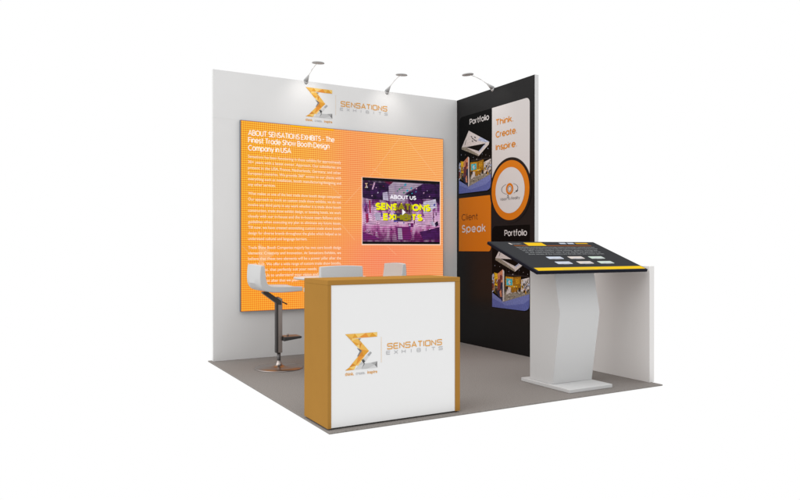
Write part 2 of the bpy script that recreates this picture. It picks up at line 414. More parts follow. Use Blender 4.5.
# back wall : modular boards with a fine joint at 2.49 m
bw = empty('back_wall', (-1.5, 0.03, 0), 'tall white panel wall carrying the orange screen and gold sigma logo', 'wall')
bm = bmesh.new()
box(bm, -3.0, .055, 0, .05, 0, 2.4895); box(bm, -3.0, .055, 0, .05, 2.4915, H)
box(bm, -2.998, .053, .0008, .048, 2.489, 2.492)
put('wall_panel', bm, M['wall'], bw)
FB = Frame((0, 0, 0), (1, 0, 0), (0, 0, 1), (0, -1, 0))
logo(FB, bw, -1.995, 2.600, .317, .320, -1.637, 2.648, 2.871, -1.575, 2.749, .594, .063, 2.703, .034, 2.552, .026, .0015)

# black side wall
sw = empty('side_wall', (.03, -.72, 0), 'tall black side wall with portfolio pictures, orange circle and slogan, at right angles to the white wall', 'wall')
bm = bmesh.new(); box(bm, .004, .055, -1.4465, -.0005, 0, H); put('wall_board', bm, M['wall_edge'], sw)
bm = bmesh.new(); box(bm, 0, .0035, -1.4455, -.0005, 0, H-.001); put('black_panel', bm, M['black'], sw)
FR = Frame((0, 0, 0), (0, -1, 0), (0, 0, 1), (-1, 0, 0))
oo = .0015
WHITEP = ink('print_white', (232,228,227), .62); ORANGEP = ink('print_orange', (232,130,4), .62)
bm = bmesh.new(); FR.poly(bm, rounded(.715, 1.80, 1.372, 2.762, tr=.06), oo); wp = put('slogan_panel', bm, WHITEP, sw, label='white panel with the orange words Think. Create. Inspire.')
bm = bmesh.new()
for t, zb, w in (('Think.', 2.546, .30), ('Create.', 2.408, .36), ('Inspire.', 2.263, .36)):
    letter(bm, FR, t, .785, zb, .074, oo*2, w*1.04, weight=.185)
put('lettering', bm, ink('print_amber', (240,150,22), .60), wp)
# orange ring badge
bm = bmesh.new()
FR.disc(bm, 1.043, 1.797, .362, oo*3, 0); FR.disc(bm, 1.043, 1.797, .330, oo*4, 1); FR.disc(bm, 1.043, 1.797, .254, oo*5, 2)
bd = put('round_badge', bm, [M['black'], ORANGEP, WHITEP], sw, label='white disc in an orange ring with a small eye symbol')
bm = bmesh.new(); o6 = oo*6
cu, cv = 1.043, 1.812
FR.ring(bm, cu, cv, .038, .064, o6, 0)
for a0, a1 in ((100, 200), (20, 80)):
    pass
FR.ring(bm, cu, cv, .138, .146, o6, 1, a0=115, a1=250, sv=.42)
FR.ring(bm, cu, cv, .138, .146, o6, 1, a0=-60, a1=65, sv=.42)
FR.ring(bm, cu, cv, .026, .031, o6, 1); FR.disc(bm, cu-.03, cv-.085, .016, o6, 1, n=20); FR.disc(bm, cu-.03, cv-.085, .008, oo*7, 2, n=20)
FR.rect(bm, cu-.033, cv-.075, cu-.027, cv-.05, o6, 1)
FR.poly(bm, [(cu+.125, cv-.045), (cu+.15, cv-.02), (cu+.10, cv-.028)], o6, 1)
put('eye_symbol', bm, [ORANGEP, ink('print_dark_grey', (70,66,66)), WHITEP], bd)
bm = bmesh.new(); letter(bm, FR, 'Vision to Reality', .872, 1.690, .032, o6, .345, weight=.12)
put('lettering', bm, ink('print_grey', (96,90,90)), bd)
# orange testimonial panel
bm = bmesh.new(); FR.poly(bm, rounded(.046, 1.120, .697, 1.769, br=.05), oo); tp = put('testimonial_panel', bm, ORANGEP, sw, label='orange panel reading Client Speak')
bm = bmesh.new(); letter(bm, FR, 'Client', .108, 1.494, .078, oo*2, .335, weight=.12, gap=1.8); letter(bm, FR, 'Speak', .108, 1.345, .095, oo*2, .49, weight=.165, mi=1, gap=2.3)
put('lettering', bm, [ink('print_brown', (84,40,6)), WHITEP], tp)

# portfolio pictures: a printed picture of an exhibition stand under a hanging triangular sign
def pic(name, c):
    return mat(name, tuple(v*.62 for v in lin(c)), rough=.5, spec=.2, noise=.16 if 'white' in name or 'carpet' in name else .5, nscale=55)
PIC = [M['jet'], pic('pic_white', (226,218,216)), pic('pic_yellow', (206,148,22)), pic('pic_poster', (116,54,58)), pic('pic_navy', (38,44,74)),
       pic('pic_screen', (70,196,214)), pic('pic_floor', (150,142,128)), pic('pic_carpet', (122,134,200)), pic('pic_dark', (30,30,34)), pic('pic_peach', (216,140,104)), pic('pic_ochre', (168,116,18)), pic('pic_lilac', (186,196,226)), pic('pic_bright_yellow', (240,190,30)), pic('pic_deep_carpet', (100,112,184))]
def portfolio(u0, v0, u1, v1, du, dv, name, lab, tu, tv):
    bm = bmesh.new()
    FR.poly(bm, rounded(u0, v0, u1, v1, tl=.07, br=.07), oo)
    p = put(name, bm, PIC[0], sw, label=lab)
    bm = bmesh.new(); P = lambda pts, mi, k: FR.poly(bm, [(a+du, b+dv) for a, b in pts], oo*k, mi)
    P([(.05,1.99),(.248,1.905),(.697,2.01),(.697,1.90),(.690,1.865),(.66,1.838),(.62,1.826),(.05,1.826)], 7, 2)
    P([(.05,1.93),(.30,1.86),(.60,1.90),(.697,1.95),(.697,1.90),(.68,1.85),(.62,1.826),(.05,1.826)], 13, 2.15)
    P([(.254,1.898),(.279,2.06),(.697,2.05),(.697,2.01)], 6, 2.5)
    P([(.07,2.21),(.09,2.19),(.09,2.02),(.05,1.99),(.05,2.19)], 11, 2.2); P([(.05,2.10),(.08,2.10),(.08,2.02),(.05,2.01)], 3, 2.4)
    P([(.089,2.222),(.150,2.212),(.153,1.975),(.095,2.000)], 12, 3); P([(.10,2.08),(.15,2.07),(.153,1.975),(.10,2.000)], 8, 3.2); P([(.105,2.15),(.145,2.145),(.145,2.09),(.105,2.10)], 10, 3.3)
    P([(.153,2.210),(.247,2.262),(.248,1.895),(.153,1.968)], 4, 3.5); P([(.153,2.210),(.247,2.262),(.247,2.12),(.153,2.10)], 9, 3.8); P([(.153,2.14),(.22,2.16),(.20,2.03),(.153,2.02)], 3, 4)
    P([(.20,2.20),(.24,2.19),(.235,2.14),(.19,2.15)], 3, 4.1); P([(.19,2.01),(.22,2.04),(.235,1.95),(.20,1.955)], 9, 4.2)
    P([(.247,2.262),(.272,2.244),(.272,1.912),(.248,1.895)], 1, 4.2); P([(.279,2.24),(.29,2.24),(.292,2.02),(.279,1.99)], 8, 4.3)
    P([(.294,2.185),(.431,2.180),(.559,2.192),(.559,2.052),(.43,2.04),(.294,2.035)], 2, 3); P([(.431,2.180),(.559,2.192),(.559,2.052),(.431,2.06)], 10, 3.3)
    P([(.31,2.163),(.416,2.160),(.416,2.091),(.31,2.086)], 5, 3.5); P([(.34,2.13),(.37,2.15),(.39,2.11),(.36,2.095)], 1, 3.7)
    P([(.40,2.08),(.50,2.085),(.50,2.02),(.40,2.012)], 10, 3.9); P([(.40,2.085),(.50,2.09),(.50,2.076),(.40,2.070)], 12, 4.0)
    P([(.30,2.075),(.345,2.08),(.345,2.02),(.30,2.015)], 8, 3.8); P([(.345,2.07),(.39,2.065),(.385,2.005),(.33,2.0)], 1, 4.0); P([(.32,2.03),(.35,2.035),(.35,1.99),(.31,1.985)], 1, 4.1)
    P([(.52,2.07),(.55,2.07),(.55,2.03),(.52,2.03)], 8, 4); P([(.47,2.165),(.535,2.17),(.535,2.11),(.47,2.105)], 2, 3.9)
    P([(.565,2.16),(.697,2.187),(.697,2.035),(.565,2.03)], 1, 2.8)
    for a, b, mi in ((.60,2.12,8),(.64,2.10,11),(.67,2.06,8),(.615,2.06,9),(.58,2.09,8),(.655,2.15,6),(.68,2.12,11),(.60,2.045,8),(.63,2.035,2)): P([(a,b),(a+.025,b+.004),(a+.022,b-.022),(a-.003,b-.026)], mi, 3.1)
    rnd = random.Random(11)
    for q in range(90):
        a = rnd.choice((rnd.uniform(.29, .69), rnd.uniform(.565, .69), rnd.uniform(.05, .15))); b = rnd.uniform(2.02, 2.17) if a > .2 else rnd.uniform(2.03, 2.19)
        w_, h_ = rnd.uniform(.004, .014), rnd.uniform(.005, .022)
        P([(a,b),(a+w_,b+.001),(a+w_,b-h_),(a,b-h_)], rnd.choice((8,8,1,6,11,10,12,4) if a > .55 else (8,10,2,1,6,8)), 4.3+.008*q if a > .28 else 3.35+.001*q)
    for q in range(26):
        a = rnd.uniform(.30, .66); b = rnd.uniform(1.93, 2.03) if a < .45 else rnd.uniform(2.01, 2.04)
        if b > 1.905+(a-.25)*.24+.01: P([(a,b),(a+.02,b+.002),(a+.026,b-.004),(a+.006,b-.006)], rnd.choice((8,6,1)), 2.6+.005*q)
    # ceiling lights and rigging
    for i, (a, b) in enumerate(((.10,2.30),(.19,2.29),(.35,2.24),(.42,2.21),(.53,2.26),(.60,2.24),(.64,2.31),(.67,2.22))):
        r = .004 if i % 3 else .007; P([(a-r,b),(a,b-r),(a+r,b),(a,b+r)], 1 if i % 2 else 11, 2.5)
    P([(.30,2.215),(.70,2.20),(.70,2.193),(.30,2.190)], 8, 2.4)
    for a in (.31, .36, .44, .52): P([(a,2.19),(a+.006,2.19),(a+.006,2.27),(a,2.27)], 8, 2.3)
    # hanging triangular sign
    P([(.263,2.571),(.671,2.383),(.660,2.352),(.461,2.241),(.114,2.365),(.116,2.388)], 1, 5)
    P([(.205,2.381),(.600,2.374),(.467,2.300)], 0, 5.6); P([(.467,2.300),(.600,2.374),(.585,2.350),(.466,2.285)], 11, 5.8)
    P([(.121,2.388),(.20,2.383),(.461,2.262),(.461,2.241),(.114,2.365)], 6, 5.7)
    P([(.50,2.462),(.671,2.383),(.60,2.385),(.44,2.43)], 11, 5.8)
    for (a, b) in ((.31,2.50),(.335,2.475),(.37,2.455),(.40,2.44),(.33,2.445),(.38,2.485)): P([(a,b),(a+.028,b-.012),(a+.024,b-.024),(a-.004,b-.010)], 8, 5.9)
    P([(.20,2.455),(.215,2.47),(.19,2.41),(.18,2.405)], 8, 5.9)
    put('picture', bm, PIC, p)
    bm = bmesh.new(); letter(bm, FR, 'Portfolio', tu, tv, .070, oo*2, .386, weight=.155); put('lettering', bm, WHITEP, p)
portfolio(.049, 1.815, .698, 2.762, 0, 0, 'portfolio_panel', 'black portfolio picture panel at the top corner of the wall', .275, 2.638)
portfolio(.716, .478, 1.373, 1.408, .672, -1.342, 'portfolio_panel', 'lower black portfolio picture panel partly behind the tilted kiosk', .945, 1.290)

# low white wall
bm = bmesh.new(); box(bm, 0, .057, -2.940, -1.4475, 0, 1.003)
lw = put('low_wall', bm, M['low_wall'], bevel=.0015); lw['label'] = 'waist-high plain white wall behind the tilted kiosk'; lw['category'] = 'wall'

# ================================================================ LED screen
led = empty('video_wall', (-1.46, 0, 1.5), 'large orange dotted LED screen on the white wall with white text and a video window', 'screen')
t = (6.9557-.035)/6.9557; CX, CZ = -4.728, 1.158
FD = Frame((CX*(1-t), -.035, CZ*(1-t)), (t, 0, 0), (0, 0, t), (0, -1, 0))
x0, x1, z0, z1 = -2.711, -.205, .497, 2.489
def fx(u): return CX*(1-t)+u*t
def fz(v): return CZ*(1-t)+v*t
bm = bmesh.new(); box(bm, fx(x0)-.004, fx(x1)+.004, -.0345, -.0005, fz(z0)-.004, fz(z1)+.004); put('casing', bm, M['led_edge'], led)
bm = bmesh.new(); FD.rect(bm, x0, z0, x1, z1, .0005); 
disp = put('display', bm, M['led'], led)
# the display's own origin keeps object coordinates equal to stand coordinates
disp.data.transform(Matrix.Translation(led.location)); disp.location = -led.location
W = glow('screen_white', (255,240,226), 1.0); W2 = glow('screen_cream', (253,226,202), 1.0)
bm = bmesh.new(); e1 = .0015
letter(bm, FD, 'ABOUT SENSATIONS EXHIBITS - The', -2.636, 2.338, .060, e1, .985, weight=.15)
letter(bm, FD, 'Finest Trade Show Booth Design', -2.636, 2.262, .060, e1, .925, weight=.15)
letter(bm, FD, 'Company in USA', -2.636, 2.180, .060, e1, .475, weight=.15)
put('heading_text', bm, W, led)
paras = [(2.106, .0588, ['Sensations has been functioning in these exhibits for approximately', '30+ years with a latest owner. Approach. Our subsidiaries are', 'present in the USA, France, Netherlands, Germany, and other', 'European countries. We provide 360° access to our clients with',
 'everything such as installation, booth manufacturing/designing and', 'any other services.'], .30),
 (1.718, .0594, ['What makes us one of the best trade show booth design companies?', 'Our approach to work on custom trade show exhibits, we do not', 'involve any third party in any work whether it is trade show booth', 'construction, trade show exhibit design, or booking hotels, we work',
 'closely with our in-house and the in-house team follows strict', 'guidelines when executing any plan to eliminate any future issues.', 'Till now, we have created astonishing custom trade show booth', 'design for diverse brands throughout the globe which helped us to', 'understand cultural and language barriers.'], .66),
 (1.150, .0585, ['Trade Show Booth Companies majorly has two core booth design', 'elements: Creativity and Innovation. At Sensations Exhibits, we', 'believe that these two elements will be a power pillar after the', 'booth built. We offer a wide range of custom trade show booths,', 'exhibits, etc. that perfectly suit your needs.'], .775),
 (.857, .0585, ['It is up to Us to understand your vision and plan the booth', 'customization after that we plan.'], .56)]
bm = bmesh.new()
for zt, dz, lines, lastw in paras:
    for i, s in enumerate(lines):
        w = lastw if i == len(lines)-1 else 1.065
        write(bm, FD, s, -2.636, zt-i*dz, .029, e1, width=w, bold=.008)
put('body_text', bm, W2, led)
# faint artwork on the display
bm = bmesh.new()
def seg(F, bm, a, b, w, off, mi=0):
    a, b = Vector(a), Vector(b); d = (b-a).normalized(); n = Vector((-d.y, d.x))*w/2
    F.poly(bm, [tuple(a+n), tuple(b+n), tuple(b-n), tuple(a-n)], off, mi)
for a, b in (((-.81,2.46),(-1.20,1.99)), ((-.72,2.455),(-.31,2.04)), ((-1.18,2.08),(-1.02,1.985)), ((-1.20,1.99),(-1.52,1.66)), ((-1.75,1.90),(-1.55,1.72)), ((-1.40,1.25),(-1.56,1.42)), ((-2.70,1.18),(-2.62,1.10)), ((-.98,1.18),(-.86,1.08))): seg(FD, bm, a, b, .007, .001)
FD.poly(bm, [(-2.525,1.21),(-2.345,1.09),(-2.45,1.02),(-2.52,.985)], .001, 0)
pe = glow('screen_peach', (253,206,160)); pe.node_tree.nodes['Principled BSDF'].inputs['Alpha'].default_value = .30; put('artwork_shape', bm, pe, led)
bm = bmesh.new(); FD.rect(bm, -2.165, 2.470, -1.66, 2.487, .0012); put('accent_bar', bm, glow('screen_amber', (255,184,0)), led)

# video window
vx0, vx1, vz0, vz1 = -1.304, -.252, 1.205, 1.968
bm = bmesh.new(); FD.rect(bm, vx0-.010, vz0-.012, vx1+.012, vz1+.004, .0012, 0); FD.rect(bm, vx0, vz0, vx1, vz1, .0018, 1)
vf = put('video_window', bm, [glow('screen_pale_border', (250,214,190)), glow('screen_black', (4,3,6))], led, label='purple video with a play arrow and yellow title')
bm = bmesh.new(); FD.rect(bm, vx0, vz0+.028, vx1, vz1-.028, .0024); vp = put('video_picture', bm, M['video'], vf)
off_ = led.location; vp.data.transform(Matrix.Translation(off_)); vp.location = -off_
def VV(x, y):                                             # artwork grid 775 x 640
    u = x/775; tp_ = -30+50*u; v = (y-tp_)/(640-tp_); return (vx0+u*(vx1-vx0), vz1-v*(vz1-vz0))
VCOL = [c for n, c in (('lilac_grey', (206,188,208)), ('night', (24,10,40)), ('pale', (240,232,255)), ('pink', (250,200,234)), ('red', (190,40,90)), ('blue', (70,90,190)), ('cyan', (40,190,220)), ('green', (50,180,120)), ('magenta', (130,30,110)), ('cream', (224,190,150)), ('maroon', (110,20,50)), ('plum', (66,16,72)))]
bm = bmesh.new()
VCN = []
def VP(pts, mi, k):
    n0 = len(bm.faces); FD.poly(bm, [VV(*p) for p in pts], .0024+k*.0005)
    VCN.extend([mi]*(len(bm.faces)-n0))
def video_art_material():
    m = bpy.data.materials.new('video_art'); m.use_nodes = True
    nt = m.node_tree; b = nt.nodes['Principled BSDF']; g = NG(nt)
    b.inputs['Base Color'].default_value = (.01, .01, .01, 1); b.inputs['Specular IOR Level'].default_value = 0
    at = nt.nodes.new('ShaderNodeAttribute'); at.attribute_name = 'picture'
    tc = nt.nodes.new('ShaderNodeTexCoord'); sp = nt.nodes.new('ShaderNodeSeparateXYZ'); nt.links.new(tc.outputs['Object'], sp.inputs[0])
    sx, sz = grid_mask(g, sp.outputs[0], sp.outputs[2], .0222)
    n = nt.nodes.new('ShaderNodeTexNoise'); n.inputs['Scale'].default_value = 16; n.inputs['Detail'].default_value = 6; nt.links.new(tc.outputs['Object'], n.inputs['Vector'])
    mr = nt.nodes.new('ShaderNodeMapRange'); mr.inputs['From Min'].default_value = .35; mr.inputs['From Max'].default_value = .65; nt.links.new(n.outputs['Fac'], mr.inputs['Value'])
    c = g.mix(g.m('MULTIPLY', mr.outputs[0], .38), at.outputs['Color'], lin((110, 44, 140)))
    f = g.m('MULTIPLY_ADD', g.m('MULTIPLY', sz, g.m('MULTIPLY_ADD', sx, .35, .65)), .70, .34)
    v = nt.nodes.new('ShaderNodeVectorMath'); v.operation = 'SCALE'; nt.links.new(c, v.inputs[0]); nt.links.new(f, v.inputs['Scale'])
    nt.links.new(v.outputs[0], b.inputs['Emission Color']); b.inputs['Emission Strength'].default_value = 1.0
    return m
VP([(2,25),(290,30),(250,60),(245,175),(190,200),(60,190),(2,170)], 1, 1)
VP([(600,40),(770,45),(770,250),(700,190),(600,190),(480,230),(420,150)], 1, 1)
VP([(200,12),(300,16),(262,52),(236,34)], 10, 2)
VP([(250,60),(300,18),(600,38),(440,122),(410,140),(412,215),(262,215)], 0, 2.5)
VP([(108,20),(122,25),(100,95),(88,92)], 3, 3)
VP([(192,125),(240,118),(250,205),(196,196)], 2, 3)
VP([(600,220),(730,192),(740,270),(690,300),(690,400),(740,470),(640,430),(600,330)], 2, 2); VP([(610,330),(690,320),(690,420),(620,430)], 3, 3)
VP([(60,200),(76,200),(80,330),(66,330)], 4, 3); VP([(85,260),(105,255),(110,400),(90,400)], 3, 3); VP([(120,330),(170,325),(172,400),(122,405)], 2, 3); VP([(30,340),(55,330),(60,420),(35,430)], 4, 3)
VP([(300,330),(400,330),(400,415),(300,418)], 5, 3); VP([(480,215),(560,190),(600,200),(600,240),(490,250)], 11, 2)
VP([(20,400),(120,398),(130,440),(30,450)], 3, 2.6); VP([(150,410),(320,405),(330,450),(170,460)], 3, 2.6); VP([(520,420),(640,410),(690,440),(560,470)], 3, 2.6)
VP([(440,430),(500,432),(498,470),(450,468)], 8, 3); VP([(450,440),(468,436),(470,458),(455,460)], 2, 3.4); VP([(320,470),(460,466),(480,560),(470,600),(330,600)], 8, 2.7); VP([(340,480),(380,480),(390,595),(345,595)], 0, 3.0)
VP([(700,330),(710,330),(712,420),(702,420)], 10, 3.5); VP([(720,430),(750,410),(760,450),(730,470)], 1, 3.5)
VP([(560,520),(770,470),(770,595),(600,598)], 11, 2.6); VP([(2,520),(120,560),(180,600),(2,600)], 8, 2.6)
for x, y, mi, r in ((415,48,6,14),(384,76,7,9),(358,92,7,10),(336,110,7,7),(476,84,6,11),(436,106,6,12),(402,126,7,10),(372,80,6,6),(484,134,6,7),(524,118,6,7),(448,152,7,6),(146,126,2,8),(90,156,3,6),(604,132,3,8),(528,88,3,9),(664,166,3,6),(716,250,5,13),(130,74,3,6),(305,130,9,5),(640,110,2,4),(200,60,4,4)):
    VP([(x-r,y+r*.5),(x-r*.2,y-r),(x+r,y-r*.5),(x+r*.3,y+r)], mi, 4)
VP([(22,28),(50,26),(40,46),(52,74),(22,76),(34,50)], 9, 4); VP([(70,42),(96,44),(96,48),(70,46)], 9, 4); VP([(34,50),(52,74),(40,76)], 2, 4.4)
rnd = random.Random(4)
for _ in range(150):
    x = rnd.uniform(10, 740); y = rnd.uniform(230, 520); w_ = rnd.uniform(4, 16); h_ = rnd.uniform(6, 42)*(1 if y < 420 else .35)
    VP([(x,y),(x+w_,y),(x+w_,y+h_),(x,y+h_)], rnd.choice((2,3,11,8,11,8,5,4,3,1)), .6+.002*_)
vo = put('video_scenery', bm, video_art_material(), vf)
ca = vo.data.color_attributes.new('picture', 'FLOAT_COLOR', 'CORNER')
for p, mi in zip(vo.data.polygons, VCN):
    for li in p.loop_indices: ca.data[li].color = (*lin(VCOL[mi]), 1)
vo.data.transform(Matrix.Translation(led.location)); vo.location = -led.location
def vtext(s, xl, xr, yb, yt, bold, mat_, k):
    bm = bmesh.new(); a = VV(xl, yb); b = VV(xr, yb); c = VV(xl, yt)
    letter(bm, FD, s, a[0], (a[1]+b[1])/2-.006, (c[1]-a[1]), .0024+k*.0005, b[0]-a[0], weight=bold, gap=1.75, space=2.4); return bm
put('title_text', vtext('ABOUT US', 262, 526, 190, 148, .22, None, 6), glow('video_white', (244,240,248)), vf)
YM = glow('video_yellow', (240,236,0)); 
SHM = glow('video_text_shadow', (70,24,50))
for s, xl, xr, yb, yt in (('SENSATIONS', 120, 676, 302, 228), ('EXHIBITS', 196, 592, 402, 330)):
    put('title_text', vtext(s, xl+4, xr+4, yb+5, yt+5, .225, None, 5), SHM, vf)
    put('title_text', vtext(s, xl, xr, yb, yt, .27, None, 6), YM, vf)
# dark translucent play button
pm = glow('play_button_dark', (60,30,20)); pm.node_tree.nodes['Principled BSDF'].inputs['Alpha'].default_value = .72
bm = bmesh.new(); FD.poly(bm, [VV(330,240), VV(470,236), VV(486,262), VV(488,400), VV(470,420), VV(340,416), VV(322,392), VV(320,262)][::-1], .0024+7*.0005); put('play_button', bm, pm, vf)
bm = bmesh.new(); FD.poly(bm, [VV(384,290), VV(420,322), VV(384,352)][::-1], .0024+8*.0005); put('play_arrow', bm, glow('play_white', (250,248,250)), vf)

# ================================================================ reception counter
ct = empty('reception_counter', (-2.515, -2.8, 0), 'caramel brown reception counter with white front and gold sigma logo', 'counter')
X0, X1, Y0, Y1, HC = -3.025, -2.013, -3.000, -2.597, .953
bm = bmesh.new(); tk = .035
box(bm, X0, X1, Y0, Y1, HC-tk+.004, HC)
put('counter_top', bm, M['wood'], ct, bevel=.001)
bm = bmesh.new()
box(bm, X0, X0+.024, Y0, Y1, .010, HC-tk+.0035); put('side_panel', bm, M['wood'], ct)
bm = bmesh.new(); box(bm, X1-.040, X1, Y0, Y1, .010, HC-tk+.0035); put('side_panel', bm, M['wood'], ct)
bm = bmesh.new(); box(bm, X0+.0245, X1-.0405, Y0+.004, Y0+.022, .012, HC-tk+.003); fp = put('front_panel', bm, M['counter_white'], ct, label='white front panel')
bm = bmesh.new(); box(bm, X0+.02, X1-.02, Y0+.02, Y1-.02, .0005, .0098); put('plinth', bm, M['dark'], ct)
bm = bmesh.new(); box(bm, X0+.0245, X1-.0405, Y1-.06, Y1-.045, .45, .468); box(bm, X0+.0245, X1-.0405, Y0+.031, Y1-.03, .44, .458) if False else None; put('shelf', bm, M['wood'], ct)
FC = Frame((0, Y0+.004, 0), (1, 0, 0), (0, 0, 1), (0, -1, 0))
logo(FC, fp, -2.903, .370, .233, .234, -2.641, .401, .570, -2.596, .483, .434, .042, .449, .026, .336, .020, .0012)

# ================================================================ bar stools and table
SG = 'pale grey bar stools around the white table'
def stool_parts(root):
    c = Vector((0, 0, 0))
    def P(name, bm, m, par=root, **k):
        me = bpy.data.meshes.new(name); bm.normal_update(); bm.to_mesh(me); bm.free(); me.materials.append(m)
        o = bpy.data.objects.new(name, me); COL.objects.link(o); o.parent = par
        if k.get('smooth'):
            for p in me.polygons: p.use_smooth = True
            me.set_sharp_from_angle(angle=math.radians(k.get('ang', 35)))
        if k.get('bevel'):
            md = o.modifiers.new('bevel', 'BEVEL'); md.width = k['bevel']; md.segments = 3; md.limit_method = 'ANGLE'; md.angle_limit = math.radians(50)
        return o
    # seat shell, sitter faces +x ; closed L profile with rounded heel, built as a swept grid
    outer = [(-.243, .995), (-.250, .93), (-.252, .88), (-.248, .83), (-.236, .795), (-.212, .768), (-.175, .752), (-.12, .744), (-.03, .742), (.06, .745), (.13, .749), (.165, .753)]
    inner = [(-.206, .993), (-.200, .93), (-.193, .88), (-.186, .845), (-.178, .825), (-.166, .812), (-.14, .804), (-.09, .800), (-.02, .798), (.06, .797), (.13, .795), (.165, .792)]
    bm = bmesh.new(); ny = 12; hw = .205
    rows = []
    for j in range(ny+1):
        y = -hw+2*hw*j/ny; k = 1-(y/hw)**2           # shell cups slightly across its width
        o_ = [bm.verts.new((x-(.022*k if z > .80 else 0), y, z+(.010*k if i == 0 else 0))) for i, (x, z) in enumerate(outer)]
        i_ = [bm.verts.new((x-(.022*k if z > .83 else 0), y, z+(.010*k if i == 0 else 0)-(.008*k if z < .81 else 0))) for i, (x, z) in enumerate(inner)]
        rows.append(o_+i_[::-1])
    n = len(rows[0])
    for a, b in zip(rows, rows[1:]):
        for i in range(n): bm.faces.new((a[i], b[i], b[(i+1) % n], a[(i+1) % n]))
    bm.faces.new(rows[0]); bm.faces.new(rows[-1][::-1])
    bmesh.ops.recalc_face_normals(bm, faces=bm.faces)
    P('seat', bm, M['seat'], smooth=True, bevel=.006)
    # bracket from heel of the seat down to the pole
    bm = bmesh.new(); prism(bm, [(-.165,.742), (-.115,.742), (.018,.648), (.018,.610), (-.012,.615), (-.165,.728)], -.030, .030, 'y')
    P('seat_bracket', bm, M['chrome_dark'], bevel=.003)
    bm = bmesh.new(); tube(bm, (.0, 0, .655), (.075, -.03, .615), .006, n=10); P('height_lever', bm, M['rubber'])
    bm = bmesh.new(); prism(bm, [(-.03,.150), (.028,.150), (.028,.668), (-.012,.690), (-.03,.680)], -.024, .024, 'y'); P('pole', bm, M['chrome'], bevel=.004)
    bm = bmesh.new(); box(bm, -.034, -.0305, -.022, .022, .152, .676); box(bm, -.034, -.014, -.0275, -.0245, .152, .676); P('pole_dark_strip', bm, M['chrome_dark'])  # darker strip down the back side of the pole
    bm = bmesh.new(); tube(bm, (0, 0, .02), (0, 0, .150), .017, n=24); P('gas_lift', bm, M['chrome_dark'])
    # footrest
    bm = bmesh.new(); prism(bm, [(.029,.265), (.20,.285), (.21,.297), (.205,.303), (.029,.303)], -.075, .075, 'y'); P('footrest', bm, M['rubber'], bevel=.004)
    bm = bmesh.new(); box(bm, .035, .20, -.07, .07, .3035, .3065); tube(bm, (.09, 0, .3065), (.09, 0, .325), .010, n=12); P('footrest_plate', bm, M['chrome'])
    bm = bmesh.new(); lathe(bm, (0, 0, 0), [(0, .0005), (.226, .0005), (.230, .004), (.226, .009), (.15, .014), (.07, .022), (.035, .034), (.022, .06), (.018, .075), (0, .075)], 64)
    P('base_plate', bm, M['chrome'], smooth=True, ang=50)
st = empty('bar_stool', (-2.545, -.70, 0), 'pale grey bar stool left of the table, round chrome base in view', 'bar stool', SG)
stool_parts(st)
def dup(root, loc, rz, label):
    r = root.copy(); COL.objects.link(r); r.location = loc; r.rotation_euler = (0, 0, rz); r['label'] = label
    for ch in list(root.children):
        c = ch.copy(); COL.objects.link(c); c.parent = r
    return r
dup(st, (-2.232, -1.235, 0), math.radians(90), 'pale grey bar stool whose broad back shows above the middle of the counter')
dup(st, (-1.492, -.70, 0), math.radians(180), 'pale grey bar stool, only its narrow back visible above the counter below the video')
tb = empty('bar_table', (-2.0, -.70, 0), 'round white bar table just showing above the counter between the stools', 'table')
bm = bmesh.new(); lathe(bm, (-2.0, -.70, .848), [(0, 0), (.355, 0), (.368, .004), (.372, .012), (.368, .020), (.360, .022), (0, .022)], 72); put('table_top', bm, M['table'], tb, smooth=False)
bm = bmesh.new(); tube(bm, (-2.0, -.70, .02), (-2.0, -.70, .847), .03, n=28); put('table_leg', bm, M['chrome'], tb)
bm = bmesh.new(); lathe(bm, (-2.0, -.70, .0005), [(0, 0), (.215, 0), (.22, .005), (.215, .010), (.06, .02), (.032, .035), (0, .035)], 56); put('base_plate', bm, M['chrome'], tb)

# ================================================================ kiosk
kk = empty('information_kiosk', (-.66, -2.63, 0), 'light grey bent-column kiosk holding a tilted black touch table', 'kiosk')
bm = bmesh.new(); box(bm, -.912, -.437, -2.932, -2.335, .0005, .030); put('base_plate', bm, M['kiosk_base'], kk, bevel=.003)
bm = bmesh.new(); prism(bm, [(-2.703,.0305), (-2.793,.620), (-2.712,1.02), (-2.42,1.12), (-2.42,.0305)], -.885, -.440, 'x'); put('column', bm, M['kiosk'], kk, bevel=.002)
V_ = Vector((0, .635, .237)).normalized(); N_ = Vector((0, -V_.z, V_.y))
OX, OY, OZ = -1.262, -2.95, .978
FK = Frame((OX, OY, OZ), (1, 0, 0), V_, N_); KW, KD, TH = 1.229, .678, .026
bm = bmesh.new()
ring = [(0,0),(KW,0),(KW,KD),(0,KD)]
A = [bm.verts.new(FK(u, v, -TH)) for u, v in ring]; B = [bm.verts.new(FK(u, v, 0)) for u, v in ring]
bm.faces.new(A); bm.faces.new(B)
for i in range(4): bm.faces.new((A[i], A[(i+1) % 4], B[(i+1) % 4], B[i]))
bmesh.ops.recalc_face_normals(bm, faces=bm.faces)
ks = put('touch_screen', bm, M['bezel'], kk, bevel=.004, label='tilted black touch screen with yellow bar and small pictures')
bm = bmesh.new(); FK.rect(bm, .012, .008, KW-.010, KD-.012, .001)
dm = glow('kiosk_display_grey', (54,55,58), 1.0, spec=0, rough=.6); put('display', bm, dm, ks)
bm = bmesh.new(); FK.rect(bm, .020, .010, KW-.018, .070, .002, 0); FK.rect(bm, .365, .566, .568, .645, .002, 0); FK.rect(bm, .962, .616, 1.110, .645, .002, 2)
FK.rect(bm, .205, .559, .363, .580, .002, 1); FK.rect(bm, .57, .559, 1.10, .580, .002, 1); FK.rect(bm, .28, .016, .62, .030, .003, 3)
FK.rect(bm, .66, .016, .75, .026, .003, 3)
